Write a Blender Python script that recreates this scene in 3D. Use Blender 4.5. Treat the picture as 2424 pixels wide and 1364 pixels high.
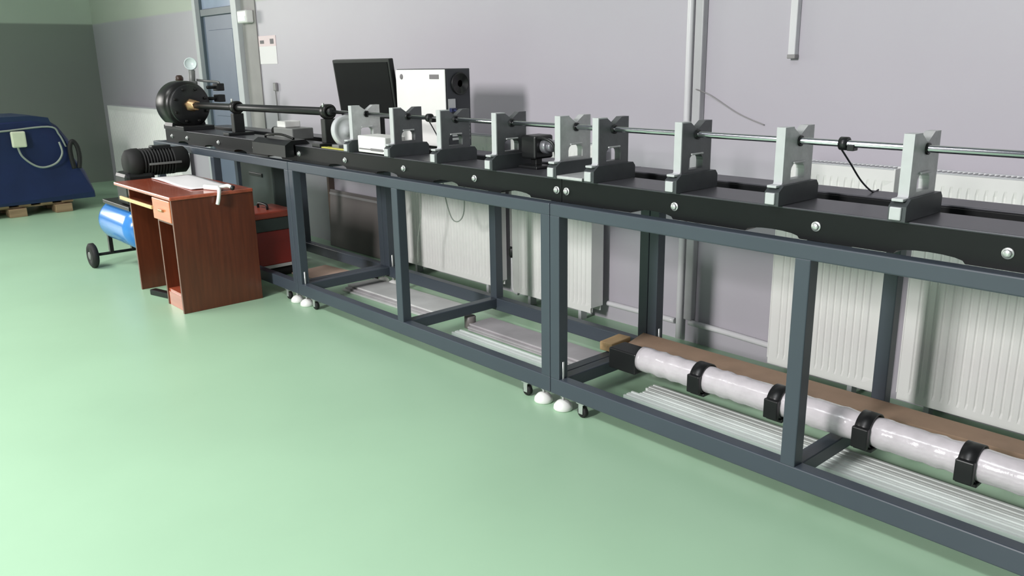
import bpy, bmesh, math, random
from mathutils import Vector, Matrix
from mathutils.geometry import tessellate_polygon
random.seed(4)
S = bpy.context.scene
COL = S.collection
for o in list(bpy.data.objects):
    bpy.data.objects.remove(o)

# ------------------------------------------------------------------ camera
cam_d = bpy.data.cameras.new('camera')
cam = bpy.data.objects.new('camera', cam_d)
COL.objects.link(cam)
cam_d.sensor_width = 36.0
cam_d.lens = 36.0 * 1967.2 / 2424.0
cam_d.clip_start = 0.05
yaw, pitch, roll = -0.8410, 0.2654, -0.0166
fw = Vector((math.sin(yaw) * math.cos(pitch), math.cos(yaw) * math.cos(pitch), -math.sin(pitch)))
rt = Vector((math.cos(yaw), -math.sin(yaw), 0))
up = rt.cross(fw)
r2 = rt * math.cos(roll) + up * math.sin(roll)
u2 = up * math.cos(roll) - rt * math.sin(roll)
M = Matrix((r2, u2, -fw)).transposed().to_4x4()
M.translation = Vector((7.352, -2.512, 1.55))
cam.matrix_world = M
S.camera = cam

# ------------------------------------------------------------------ light, exposure
S.view_settings.view_transform = 'Standard'
S.view_settings.look = 'None'
S.view_settings.gamma = 1.0
S.view_settings.use_curve_mapping = False
S.view_settings.exposure = 0.0
W = bpy.data.worlds.new('world')
S.world = W
W.use_nodes = True
bg = W.node_tree.nodes['Background']
bg.inputs[0].default_value = (0.86, 0.92, 1.0, 1)
bg.inputs[1].default_value = 0.20


def area(name, loc, target, sx, sy, power, color=(1, 1, 1), spread=180):
    l = bpy.data.lights.new(name, 'AREA')
    l.shape = 'RECTANGLE'
    l.size, l.size_y = sx, sy
    l.energy = power
    l.color = color
    l.spread = math.radians(spread)
    o = bpy.data.objects.new(name, l)
    COL.objects.link(o)
    o.location = loc
    d = Vector(target) - Vector(loc)
    o.rotation_euler = d.to_track_quat('-Z', 'Y').to_euler()
    return o


# daylight through the tall windows at the far end of the hall
area('far_window_light', (-12.5, -6.0, 3.2), (1.0, 0.6, 0.8), 4.5, 3.0, 440, (1.0, 0.97, 0.93))
# daylight through the window in the wall opposite the bench
area('side_window_light', (5.2, -9.0, 4.0), (2.5, 1.2, 1.0), 1.2, 1.6, 740, (1.0, 0.97, 0.97))
# strips of roof light over the hall
area('roof_light', (-1.0, -4.5, 6.0), (-1.0, -3.9, 0.0), 5.0, 1.2, 215, (1.0, 1.0, 0.97), 105)
area('roof_light', (5.0, -4.5, 6.0), (5.0, -3.9, 0.0), 5.0, 1.2, 165, (0.95, 0.98, 1.0), 105)


# ------------------------------------------------------------------ materials
def lin(c):
    return tuple((v / 255.0 / 12.92) if v / 255.0 <= 0.04045 else ((v / 255.0 + 0.055) / 1.055) ** 2.4 for v in c)


def mat(name, rgb, rough=0.5, metal=0.0, var=0.06, scale=6.0, bump=0.0, coat=0.0, spec=0.5, rgb2=None):
    m = bpy.data.materials.new(name)
    m.use_nodes = True
    nt = m.node_tree
    b = nt.nodes['Principled BSDF']
    b.inputs['Roughness'].default_value = rough
    b.inputs['Metallic'].default_value = metal
    b.inputs['Coat Weight'].default_value = coat
    b.inputs['Coat Roughness'].default_value = 0.12
    b.inputs['Specular IOR Level'].default_value = spec
    c = lin(rgb)
    tc = nt.nodes.new('ShaderNodeTexCoord')
    nz = nt.nodes.new('ShaderNodeTexNoise')
    nz.inputs['Scale'].default_value = scale
    nz.inputs['Detail'].default_value = 5
    nt.links.new(tc.outputs['Object'], nz.inputs['Vector'])
    rp = nt.nodes.new('ShaderNodeValToRGB')
    rp.color_ramp.elements[0].position = 0.3
    rp.color_ramp.elements[1].position = 0.7
    lo = lin(rgb2) if rgb2 else tuple(v * (1 - var) for v in c)
    hi = c if rgb2 else tuple(min(1, v * (1 + var)) for v in c)
    rp.color_ramp.elements[0].color = (*lo, 1)
    rp.color_ramp.elements[1].color = (*hi, 1)
    nt.links.new(nz.outputs['Fac'], rp.inputs['Fac'])
    nt.links.new(rp.outputs['Color'], b.inputs['Base Color'])
    if bump:
        bp = nt.nodes.new('ShaderNodeBump')
        bp.inputs['Strength'].default_value = bump
        bp.inputs['Distance'].default_value = 0.01
        nt.links.new(nz.outputs['Fac'], bp.inputs['Height'])
        nt.links.new(bp.outputs['Normal'], b.inputs['Normal'])
    return m


def wood(name, a, b_, axis=2, rough=0.35, coat=0.2):
    m = mat(name, a, rough, 0, 0.1, 3.0, 0, coat)
    nt = m.node_tree
    mp = nt.nodes.new('ShaderNodeMapping')
    s = [14.0, 14.0, 14.0]
    s[axis] = 0.9
    mp.inputs['Scale'].default_value = s
    nz = [n for n in nt.nodes if n.type == 'TEX_NOISE'][0]
    tc = [n for n in nt.nodes if n.type == 'TEX_COORD'][0]
    nt.links.new(tc.outputs['Object'], mp.inputs['Vector'])
    nt.links.new(mp.outputs['Vector'], nz.inputs['Vector'])
    rp = [n for n in nt.nodes if n.type == 'VALTORGB'][0]
    rp.color_ramp.elements[0].color = (*lin(b_), 1)
    rp.color_ramp.elements[1].color = (*lin(a), 1)
    return m


def wall_paint(name, lower, upper, z, soft=0.012, rough_l=0.34, rough_u=0.6):
    """gloss oil paint up to a line, matt paint above it"""
    m = mat(name, lower, 0.4, 0, 0.02, 1.2)
    nt = m.node_tree
    b = nt.nodes['Principled BSDF']
    tc = [n for n in nt.nodes if n.type == 'TEX_COORD'][0]
    rp = [n for n in nt.nodes if n.type == 'VALTORGB'][0]
    sx = nt.nodes.new('ShaderNodeSeparateXYZ')
    nt.links.new(tc.outputs['Object'], sx.inputs[0])
    mr = nt.nodes.new('ShaderNodeMapRange')
    mr.inputs['From Min'].default_value = z - soft
    mr.inputs['From Max'].default_value = z + soft
    nt.links.new(sx.outputs['Z'], mr.inputs['Value'])
    mx = nt.nodes.new('ShaderNodeMix')
    mx.data_type = 'RGBA'
    nt.links.new(mr.outputs[0], mx.inputs[0])
    nt.links.new(rp.outputs['Color'], mx.inputs[6])
    mx.inputs[7].default_value = (*lin(upper), 1)
    nt.links.new(mx.outputs[2], b.inputs['Base Color'])
    mr2 = nt.nodes.new('ShaderNodeMapRange')
    mr2.inputs['To Min'].default_value = rough_l
    mr2.inputs['To Max'].default_value = rough_u
    nt.links.new(mr.outputs[0], mr2.inputs['Value'])
    nt.links.new(mr2.outputs[0], b.inputs['Roughness'])
    return m


M_floor = mat('green epoxy floor', (165, 200, 168), 0.34, 0, 0.05, 0.9, 0.0, 0.0, 0.5)
M_wall = wall_paint('grey gloss wall paint', (188, 184, 192), (196, 203, 190), 2.14, rough_l=0.42)
M_strip = mat('jamb shadow grey', (150, 148, 146), 0.5)  # cast shadow of the door jamb put into a strip's colour
M_wall_left = wall_paint('grey green wall paint', (150, 156, 148), (206, 216, 202), 2.14)
M_frame = mat('slate grey frame paint', (65, 73, 82), 0.42, 0, 0.04, 3)
M_bed = mat('black painted bed', (18, 20, 21), 0.4, 0, 0.1, 8, spec=0.25)
M_bedtop = mat('ground steel bed top', (80, 80, 85), 0.38, 0.5, 0.06, 10)
M_slot = mat('black slot', (12, 13, 15), 0.5)
M_alu = mat('cast aluminium stand', (196, 197, 197), 0.42, 0.25, 0.10, 30, 0.1)
M_alud = mat('shaded aluminium stand', (104, 106, 108), 0.42, 0.45, 0.08, 30, 0.1)  # shade on faces turned from the window, put into the plate colour
M_edge = mat('lit edge and pale tab', (196, 198, 199), 0.35, 0.15, 0.03, 20)  # window light on the front edges painted as brighter metal; also the clamp tabs
M_base = mat('dark stand base', (72, 76, 78), 0.45, 0.3, 0.08, 20)
M_steel = mat('polished steel', (200, 202, 206), 0.18, 1.0, 0.03, 12)
M_zinc = mat('zinc bolt', (205, 208, 206), 0.35, 0.7, 0.03, 12)
M_black = mat('black plastic', (26, 27, 28), 0.38)
M_rubber = mat('black rubber', (24, 24, 24), 0.7)
M_blackmetal = mat('black metal', (34, 34, 33), 0.32, 0.3)
M_white = mat('white plastic', (238, 238, 234), 0.35, 0, 0.02)
M_rad = mat('white radiator enamel', (243, 243, 240), 0.3, 0, 0.02)
M_grille = mat('radiator grille', (196, 198, 200), 0.4)
M_pipe = mat('white painted pipe', (222, 222, 224), 0.3, 0, 0.03)
M_pipeg2 = mat('light grey duct', (186, 186, 188), 0.4)
M_pipeg = mat('grey pipe', (150, 148, 148), 0.4)
M_pipeb = mat('brown pipe', (98, 84, 74), 0.6)
M_door = mat('slate blue door paint', (112, 122, 140), 0.4, 0, 0.03)
M_doord = mat('dark door frame paint', (92, 104, 110), 0.4, 0, 0.03)
M_jamb = mat('pale door frame', (196, 200, 202), 0.4, 0, 0.03)
M_glass = mat('pale transom glass', (170, 182, 205), 0.1)
M_paper = mat('white paper', (246, 243, 243), 0.6, 0, 0.01)
M_pink = mat('pink printed paper', (244, 224, 226), 0.6, 0, 0.02)
M_print = mat('grey printing', (120, 116, 118), 0.6)
M_desk = wood('brown desk laminate', (104, 50, 30), (84, 40, 24), 2)
M_desktop = wood('red brown desk top', (186, 92, 66), (164, 78, 54), 0, 0.22, 0.7)
M_drawer = wood('orange wood drawer front', (214, 128, 84), (196, 110, 70), 0, 0.3, 0.3)
M_tray = mat('pale yellow tray edge', (224, 196, 140), 0.4)
M_blue = mat('bright blue tank paint', (58, 132, 208), 0.25, 0, 0.04, 5, 0, 0.3)
M_tarp = mat('dark blue machine cover', (22, 38, 84), 0.5, 0, 0.14, 4, 0.4)
M_tarp2 = mat('darker blue cover top', (28, 48, 84), 0.5, 0, 0.14, 4, 0.4)
M_cream = mat('cream control box', (222, 226, 200), 0.45)
M_cable_g = mat('pale grey cable', (150, 158, 150), 0.5)
M_pallet = wood('pallet wood', (176, 148, 116), (140, 116, 90), 1, 0.7, 0)
M_red = mat('red toolbox paint', (150, 46, 40), 0.35)
M_redlid = mat('orange red lid', (176, 78, 58), 0.35)
M_brass = mat('brass fitting', (196, 160, 120), 0.35, 0.7)
M_dial = mat('pale gauge dial', (214, 226, 226), 0.3)
M_brown = mat('dark brown knob', (62, 44, 36), 0.4)
M_screen = mat('black screen', (18, 20, 20), 0.6, spec=0.12)
M_pcback = mat('dark case back', (66, 68, 72), 0.4, 0.4)
M_pcblue = mat('blue ports', (46, 52, 86), 0.4)
M_yellow = mat('yellow strap', (190, 184, 84), 0.6)
M_card = mat('brown board', (164, 136, 114), 0.7, 0, 0.10, 6)
M_cardedge = mat('board edge', (104, 72, 54), 0.7, 0, 0.1, 8)
M_block = wood('raw wood block', (206, 172, 128), (180, 146, 104), 1, 0.7, 0)
M_film = mat('clear wrap over white tube', (206, 200, 204), 0.2, 0, 0.08, 16, 0.5, 0.5)
M_profile = mat('pale aluminium profile', (236, 242, 238), 0.4, 0.0, 0.04, 5)
M_sheet = mat('grey wrapped sheet', (168, 164, 166), 0.35, 0, 0.12, 7, 0.3)
M_sheet2 = mat('pale grey sheet', (198, 198, 196), 0.35, 0, 0.10, 7, 0.2)
M_cardfloor = mat('beige cardboard', (196, 168, 150), 0.7)
M_board = mat('dark grey board', (116, 110, 108), 0.45, 0, 0.1, 3)
M_gadget = mat('grey instrument', (120, 122, 120), 0.4, 0.2)
M_lens = mat('grey lens barrel', (150, 150, 156), 0.3, 0.5)
M_wire = mat('black wire', (46, 46, 52), 0.5)
M_wirew = mat('white wire', (206, 206, 204), 0.5)
M_case = mat('green black case', (62, 72, 70), 0.5)


# ------------------------------------------------------------------ mesh builder
class MB:
    def __init__(s):
        s.bm = bmesh.new()
        s.smooth = False

    def _merge(s, tmp, mi=0):
        me = bpy.data.meshes.new('tmp')
        for f in tmp.faces:
            f.material_index = mi
        tmp.to_mesh(me)
        tmp.free()
        s.bm.from_mesh(me)
        bpy.data.meshes.remove(me)

    def box(s, x0, x1, y0, y1, z0, z1, bev=0.004, mi=0, rot=None, pivot=None):
        t = bmesh.new()
        bmesh.ops.create_cube(t, size=1)
        for v in t.verts:
            v.co = Vector(((x0 + x1) / 2 + v.co.x * (x1 - x0), (y0 + y1) / 2 + v.co.y * (y1 - y0), (z0 + z1) / 2 + v.co.z * (z1 - z0)))
        b = min(bev, 0.45 * min(abs(x1 - x0), abs(y1 - y0), abs(z1 - z0)))
        if b > 0.0004:
            bmesh.ops.bevel(t, geom=list(t.edges), offset=b, segments=2, affect='EDGES', profile=0.5)
        if rot is not None:
            pv = Vector(pivot) if pivot else Vector(((x0 + x1) / 2, (y0 + y1) / 2, (z0 + z1) / 2))
            bmesh.ops.rotate(t, cent=pv, matrix=rot, verts=t.verts)
        s._merge(t, mi)
        return s

    def lathe(s, prof, origin, axis, seg=32, mi=0):
        """prof: list of (r, h) along axis; closed at both ends when r = 0"""
        t = bmesh.new()
        ax = Vector(axis).normalized()
        a = ax.orthogonal().normalized()
        b = ax.cross(a)
        og = Vector(origin)
        rings = []
        for r, h in prof:
            if r < 1e-6:
                rings.append([t.verts.new(og + ax * h)])
            else:
                rings.append([t.verts.new(og + ax * h + (a * math.cos(2 * math.pi * k / seg) + b * math.sin(2 * math.pi * k / seg)) * r) for k in range(seg)])
        for A, B in zip(rings, rings[1:]):
            for k in range(seg):
                k2 = (k + 1) % seg
                if len(A) == 1 and len(B) == 1:
                    continue
                if len(A) == 1:
                    f = t.faces.new((A[0], B[k], B[k2]))
                elif len(B) == 1:
                    f = t.faces.new((A[k], B[0], A[k2]))
                else:
                    f = t.faces.new((A[k], B[k], B[k2], A[k2]))
                f.smooth = True
        bmesh.ops.recalc_face_normals(t, faces=t.faces)
        s._merge(t, mi)
        s.smooth = True
        return s

    def cyl(s, p, q, r, seg=24, mi=0, bev=None):
        p, q = Vector(p), Vector(q)
        L = (q - p).length
        b = bev if bev is not None else min(0.004, r * 0.2, L * 0.2)
        return s.lathe([(0, 0), (r - b, 0), (r, b), (r, L - b), (r - b, L), (0, L)], p, q - p, seg, mi)

    def tube(s, pts, r, seg=8, mi=0, steps=6):
        """smooth round cable through the points"""
        P = [Vector(p) for p in pts]
        Q = []
        for i in range(len(P) - 1):
            p0 = P[max(i - 1, 0)]
            p1, p2 = P[i], P[i + 1]
            p3 = P[min(i + 2, len(P) - 1)]
            for k in range(steps):
                u = k / steps
                Q.append(0.5 * ((2 * p1) + (p2 - p0) * u + (2 * p0 - 5 * p1 + 4 * p2 - p3) * u * u + (3 * p1 - p0 - 3 * p2 + p3) * u ** 3))
        Q.append(P[-1])
        t = bmesh.new()
        rings = []
        n = None
        for i, q in enumerate(Q):
            d = (Q[min(i + 1, len(Q) - 1)] - Q[max(i - 1, 0)]).normalized()
            n = d.orthogonal().normalized() if n is None else (n - d * n.dot(d)).normalized()
            b = d.cross(n)
            rings.append([t.verts.new(q + (n * math.cos(2 * math.pi * k / seg) + b * math.sin(2 * math.pi * k / seg)) * r) for k in range(seg)])
        for A, B in zip(rings, rings[1:]):
            for k in range(seg):
                f = t.faces.new((A[k], A[(k + 1) % seg], B[(k + 1) % seg], B[k]))
                f.smooth = True
        t.faces.new(rings[0])
        t.faces.new(rings[-1])
        bmesh.ops.recalc_face_normals(t, faces=t.faces)
        s._merge(t, mi)
        s.smooth = True
        return s

    def prism(s, loops, fn, d0, d1, mi=0, mi_side=None):
        """loops: outline followed by holes, as 2D points; fn(a, b, d) -> 3D"""
        t = bmesh.new()
        tri = tessellate_polygon([[Vector((a, b, 0)) for a, b in lp] for lp in loops])
        flat = [p for lp in loops for p in lp]
        A = [t.verts.new(fn(a, b, d0)) for a, b in flat]
        B = [t.verts.new(fn(a, b, d1)) for a, b in flat]
        side = []
        for i, j, k in tri:
            try:
                t.faces.new((A[i], A[j], A[k]))
                t.faces.new((B[k], B[j], B[i]))
            except ValueError:
                pass
        n0 = 0
        for lp in loops:
            n = len(lp)
            for k in range(n):
                i, j = n0 + k, n0 + (k + 1) % n
                side.append(t.faces.new((A[i], A[j], B[j], B[i])))
            n0 += n
        bmesh.ops.recalc_face_normals(t, faces=t.faces)
        s._merge(t, mi)
        return s

    def build(s, name, m, parent=None, loc=None):
        me = bpy.data.meshes.new(name)
        bmesh.ops.remove_doubles(s.bm, verts=s.bm.verts, dist=1e-6)
        s.bm.to_mesh(me)
        s.bm.free()
        for mm in (m if isinstance(m, (list, tuple)) else [m]):
            me.materials.append(mm)
        o = bpy.data.objects.new(name, me)
        COL.objects.link(o)
        if parent is not None:
            # mesh is written in world space: keep it there under its thing
            o.parent = parent
            off = parent.location.copy()
            p = parent.parent
            while p is not None:
                off += p.location
                p = p.parent
            me.transform(Matrix.Translation(-off))
        if loc is not None:
            me.transform(Matrix.Translation(-Vector(loc)))
            o.location = loc
        return o


def thing(name, loc, label, cat, group=None):
    o = bpy.data.objects.new(name, None)
    o.empty_display_size = 0.1
    COL.objects.link(o)
    o.location = loc
    tag(o, label, cat, group)
    return o


def tag(o, label, cat, group=None):
    o['label'] = label
    o['category'] = cat
    if group:
        o['group'] = group
    return o


def struct(o):
    o['kind'] = 'structure'
    return o


def copy_tree(o, parent=None):
    c = o.copy()
    COL.objects.link(c)
    if parent is not None:
        c.parent = parent
    for ch in [k for k in bpy.data.objects if k.parent is o]:
        copy_tree(ch, c)
    return c


# ================================================================== SETTING
WY = 1.22            # face of the back wall
LX = -5.35           # face of the left wall
struct(MB().box(-16, 14, -14, WY, -0.08, 0, 0).build('floor', M_floor))
struct(MB().box(-16, -1.78, WY, WY + 0.2, 0, 4.2, 0)
       .box(-0.70, 12, WY, WY + 0.2, 0, 4.2, 0)
       .box(-1.78, -0.70, WY, WY + 0.2, 2.42, 4.2, 0).build('wall_back', M_wall))
struct(MB().box(LX - 0.2, LX, -0.9, WY, 0, 4.2, 0).build('wall_left', M_wall_left))
struct(MB().box(-4.6, 2.0, -5.8, -5.6, 0, 4.2, 0).build('blocker_wall', M_wall))  # unseen wall added to keep window light off the back wall's left end
struct(MB().box(-16.2, -16, -14, WY + 0.2, 0, 4.2, 0).build('wall_far', M_wall))

# door with raised frame on the back wall
d = bpy.data.objects.new('door_1', None)
COL.objects.link(d)
d.location = (-1.31, WY, 0)
struct(d)
MB().box(-1.60, -0.79, WY - 0.005, WY + 0.05, 0.01, 2.06, 0.003).box(-1.48, -0.90, WY - 0.012, WY, 0.25, 0.9, 0.006)\
    .box(-1.48, -0.90, WY - 0.012, WY, 1.05, 1.92, 0.006).build('door_leaf', M_door, d)
MB().box(-1.60, -0.79, WY - 0.005, WY + 0.04, 2.13, 2.40, 0.003).build('transom_pane', M_glass, d)
MB().box(-1.60, -0.79, WY - 0.03, WY + 0.06, 2.06, 2.13, 0.004).box(-1.70, -1.60, WY - 0.035, WY + 0.06, 0, 2.42, 0.004)\
    .build('inner_frame', M_doord, d)
MB().box(-1.78, -1.70, WY - 0.04, WY + 0.06, 0, 2.44, 0.004).build('jamb', M_jamb, d)
MB().box(-0.79, -0.67, WY - 0.06, WY + 0.06, 0, 2.44, 0.004).build('jamb', M_jamb, d)
h = MB().cyl((-0.86, WY - 0.005, 1.02), (-0.86, WY - 0.05, 1.02), 0.011).cyl((-0.86, WY - 0.05, 1.02), (-0.98, WY - 0.05, 1.02), 0.010)
h.build('door_handle', M_zinc, d)
struct(MB().box(-0.665, -0.37, WY - 0.012, WY, 0, 4.2, 0.003).build('jamb_shadow_1', M_strip))  # flat grey strip standing in for the jamb's shadow on the wall


# ================================================================== RADIATORS
def radiator(name, x0, x1, label, z0=0.075, z1=1.085, y0=1.05, y1=1.155, pitch=0.0333):
    r = thing(name, ((x0 + x1) / 2, y1, z0), label, 'radiator', 'white panel radiators along the back wall')
    t = bmesh.new()
    n = int((x1 - x0 - 0.06) / pitch)
    xs = []
    X = x0 + 0.03
    for k in range(n):
        a = X + k * pitch
        xs += [(a, 0.0), (a + pitch * 0.55, 0.0), (a + pitch * 0.68, 0.0055), (a + pitch * 0.86, 0.0055)]
    xs = [(x0, 0.0)] + xs + [(x1, 0.0)]
    zs = [(z0, 0), (z0 + 0.035, 0), (z0 + 0.06, 1), (z1 - 0.075, 1), (z1 - 0.05, 0), (z1, 0)]
    grid = [[t.verts.new((x, y0 + dd * k, z)) for x, dd in xs] for z, k in zs]
    for A, B in zip(grid, grid[1:]):
        for i in range(len(xs) - 1):
            t.faces.new((A[i], A[i + 1], B[i + 1], B[i]))
    mb = MB()
    mb._merge(t)
    mb.box(x0, x1, y0 + 0.012, y0 + 0.02, z0, z1, 0.002)
    mb.box(x0, x1, y1 - 0.02, y1 - 0.012, z0, z1, 0.002)
    mb.build('front_panel', M_rad, r)
    MB().box(x0 - 0.004, x0 + 0.003, y0 - 0.002, y1, z0 + 0.03, z1 + 0.002, 0.002).build('side_cover', M_rad, r)
    MB().box(x1 - 0.003, x1 + 0.004, y0 - 0.002, y1, z0 + 0.03, z1 + 0.002, 0.002).build('side_cover', M_rad, r)
    g = MB()
    g.box(x0, x1, y0 - 0.001, y0 + 0.012, z1 - 0.004, z1 + 0.003, 0.001).box(x0, x1, y1 - 0.014, y1, z1 - 0.004, z1 + 0.003, 0.001)
    k = x0 + 0.02
    while k < x1 - 0.02:
        g.box(k, k + 0.008, y0 + 0.01, y1 - 0.01, z1 - 0.004, z1 + 0.001, 0)
        k += 0.02
    g.build('top_grille', M_grille, r)
    for xx in (x0 + 0.12, x1 - 0.12):
        MB().box(xx - 0.015, xx + 0.015, y1 - 0.012, WY - 0.03, z0 + 0.1, z0 + 0.16, 0.002).build('wall_bracket', M_grille, r)
        MB().box(xx - 0.012, xx + 0.012, y0 + 0.03, y1 - 0.02, 0, z0 + 0.01, 0.002).build('foot', M_grille, r)
    return r


radiator('panel_radiator', -4.62, -2.25, 'white panel radiator between the left corner and the slate blue door')
radiator('panel_radiator', 2.12, 3.20, 'white panel radiator behind the first half of the middle bench frame')
radiator('panel_radiator', 3.385, 4.08, 'narrow white panel radiator behind the bench, left of the heating riser pipe')
radiator('panel_radiator', 5.28, 5.815, 'narrow white ribbed radiator right of the heating riser pipe')
radiator('panel_radiator', 5.925, 7.22, 'wide white ribbed radiator at the right end behind the bench')
t = thing('radiator_valve', (3.325, 1.12, 0.08), 'dark radiator valve on a grey pipe between the two middle radiators', 'valve')
MB().lathe([(0, 0), (0.022, 0.004), (0.026, 0.02), (0.026, 0.06), (0.018, 0.075), (0, 0.075)], (3.325, 1.10, 0.29), (0, 0, 1), 20).build('valve_head', M_black, t)
MB().tube([(3.325, 1.10, 0.30), (3.325, 1.10, 0.20), (3.325, 1.10, 0.10), (3.34, 1.10, 0.06), (3.38, 1.10, 0.05)], 0.012).build('valve_pipe', M_pipe, t)
MB().box(3.30, 3.35, 1.10, 1.13, 0.36, 1.0, 0.004).build('pipe_cover', M_pipeg, t)

# pipes
tag(MB().tube([(4.635, 1.185, 0.02), (4.635, 1.185, 1.5), (4.635, 1.185, 4.15)], 0.019, 14).build('riser_pipe', M_pipe),
    'white vertical heating pipe on the wall, left one of the close pair', 'pipe')
p = tag(MB().box(4.668, 4.718, 1.175, WY, 0.14, 4.15, 0.006).build('cable_duct', M_pipeg2),
        'pale grey vertical cable duct beside the white heating pipe', 'duct')
t = thing('drop_duct', (5.218, 1.195, 1.548), 'short narrow white duct ending halfway down the right part of the wall', 'duct')
MB().box(5.198, 5.234, 1.185, WY, 1.555, 4.15, 0.004).build('duct', M_pipe, t)
MB().box(5.195, 5.237, 1.182, WY, 1.545, 1.565, 0.004).build('end_cap', M_pipeg, t)
tag(MB().tube([(4.70, 1.19, 0.125), (4.9, 1.185, 0.125), (5.20, 1.185, 0.115), (5.262, 1.185, 0.115)], 0.016, 12).build('supply_pipe', M_pipe),
    'white horizontal pipe low on the wall from the risers to the ribbed radiator', 'pipe')
tag(MB().tube([(4.10, 1.185, 0.115), (4.3, 1.185, 0.115), (4.605, 1.185, 0.115)], 0.016, 12).build('supply_pipe', M_pipe),
    'white horizontal pipe low on the wall from the smooth radiator to the risers', 'pipe')
tag(MB().box(0.815, 0.85, 1.165, WY, 0.0, 0.92, 0.004).build('wall_post', M_pipeb),
    'narrow brown upright on the wall beside the dark grey board', 'post')

# wall things
t = thing('wall_notice', (-0.19, WY, 1.57), 'white paper notice with pink top strip taped beside the door', 'notice')
MB().box(-0.365, -0.02, WY - 0.004, WY, 1.57, 1.73, 0.0008).build('sheet', M_paper, t)
MB().box(-0.365, -0.02, WY - 0.004, WY, 1.73, 1.825, 0.0008).build('heading', M_pink, t)
MB().box(-0.335, -0.255, WY - 0.006, WY - 0.003, 1.755, 1.785, 0).build('printing', M_print, t)
MB().box(-0.13, -0.06, WY - 0.006, WY - 0.003, 1.75, 1.795, 0).build('printing', M_print, t)
t = thing('emergency_lamp', (-0.5, WY, 1.95), 'small white box fixed high on the wall right of the door', 'lamp')
MB().box(-0.60, -0.40, WY - 0.09, WY - 0.012, 1.95, 2.065, 0.012).build('housing', M_white, t)
MB().box(-0.58, -0.42, WY - 0.093, WY - 0.085, 1.965, 2.01, 0.002).build('lens', M_dial, t)
t = thing('wall_hook', (-0.08, WY, 1.30), 'small dark hook with hanging cord on the wall below the notice', 'hook')
MB().box(-0.105, -0.05, WY - 0.03, WY, 1.325, 1.40, 0.008).build('hook_plate', M_pipeg, t)
MB().tube([(-0.075, WY - 0.02, 1.33), (-0.085, WY - 0.012, 1.2), (-0.08, WY - 0.012, 1.05)], 0.006).build('cord', M_pipeg, t)
tag(MB().tube([(4.70, 1.16, 1.40), (4.76, 1.20, 1.37), (4.93, 1.213, 1.28), (5.08, 1.213, 1.23)], 0.003).build('wall_wire', M_pipeg),
    'thin grey wire running down the wall from the cable duct', 'wire')

# ================================================================== BENCH FRAMES
L = 1.1991
PW = 0.0566
ZT, ZTB, ZB, ZBB, BW = 0.956, 0.901, 0.151, 0.073, 0.7493


def frame_module():
    r = thing('bench_frame', (0, 0, 0), '', 'bench frame')
    x0, x1 = 0.0015, 2 * L - 0.0015
    for ya, yb in ((0, PW), (BW - PW, BW)):
        MB().box(x0, x1, ya, yb, ZTB, ZT, 0.005).build('top_rail', M_frame, r)
        MB().box(x0, x1, ya, yb, ZBB, ZB, 0.005).build('bottom_rail', M_frame, r)
    for xa in (x0, L - PW / 2, x1 - PW):
        for ya in (0, BW - PW):
            MB().box(xa, xa + PW, ya, ya + PW, ZB - 0.003, ZTB + 0.003, 0.004).build('leg', M_frame, r)
        MB().box(xa, xa + PW, PW - 0.002, BW - PW + 0.002, ZB - 0.06, ZB - 0.002, 0.004).build('cross_bar', M_frame, r)
        MB().box(xa, xa + PW, PW - 0.002, BW - PW + 0.002, ZTB, ZT - 0.002, 0.004).build('cross_bar', M_frame, r)
    for xf in (x0 + 0.075, x1 - 0.075):
        for yf, sy in ((0.028, 1), (BW - 0.028, -1)):
            xx = xf - 0.020 if xf < L else xf + 0.004
            ft = MB().lathe([(0, 0.0), (0.040, 0.0), (0.045, 0.006), (0.043, 0.022), (0.030, 0.038), (0.014, 0.046), (0, 0.046)], (xx, yf, 0), (0, 0, 1), 28)\
                .build('foot', M_white, r)
            MB().cyl((xx, yf, 0.036), (xx, yf, 0.232), 0.006, 12).cyl((xx, yf, ZBB - 0.012), (xx, yf, ZBB), 0.013, 6).build('foot_screw', M_zinc, ft)
        for yf in (0.028, BW - 0.028):
            xc = xf + 0.105 if xf < L else xf - 0.105
            cw = MB().cyl((xc - 0.0, yf - 0.012, 0.026), (xc, yf + 0.012, 0.026), 0.026, 20).build('caster', M_rubber, r)
            MB().box(xc - 0.012, xc + 0.012, yf - 0.018, yf - 0.013, 0.02, ZBB, 0.001).box(xc - 0.012, xc + 0.012, yf + 0.013, yf + 0.018, 0.02, ZBB, 0.001)\
                .box(xc - 0.022, xc + 0.022, yf - 0.022, yf + 0.022, ZBB - 0.006, ZBB, 0.001).build('caster_fork', M_zinc, cw)
    return r


proto = frame_module()
labels = ['slate grey steel bench frame at the far end, behind the brown desk',
          'slate grey steel bench frame in the middle, right of the brown desk',
          'slate grey steel bench frame nearest the camera, in front of the ribbed radiator']
for k in range(3):
    o = proto if k == 0 else copy_tree(proto)
    o.location = (2 * L * k, 0, 0)
    tag(o, labels[k], 'bench frame', 'welded bench frames joined in a row')

# ------------------------------------------------------------------ machine bed
BZ = 1.06
BX0, BX1 = 0.16, 7.2


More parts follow.
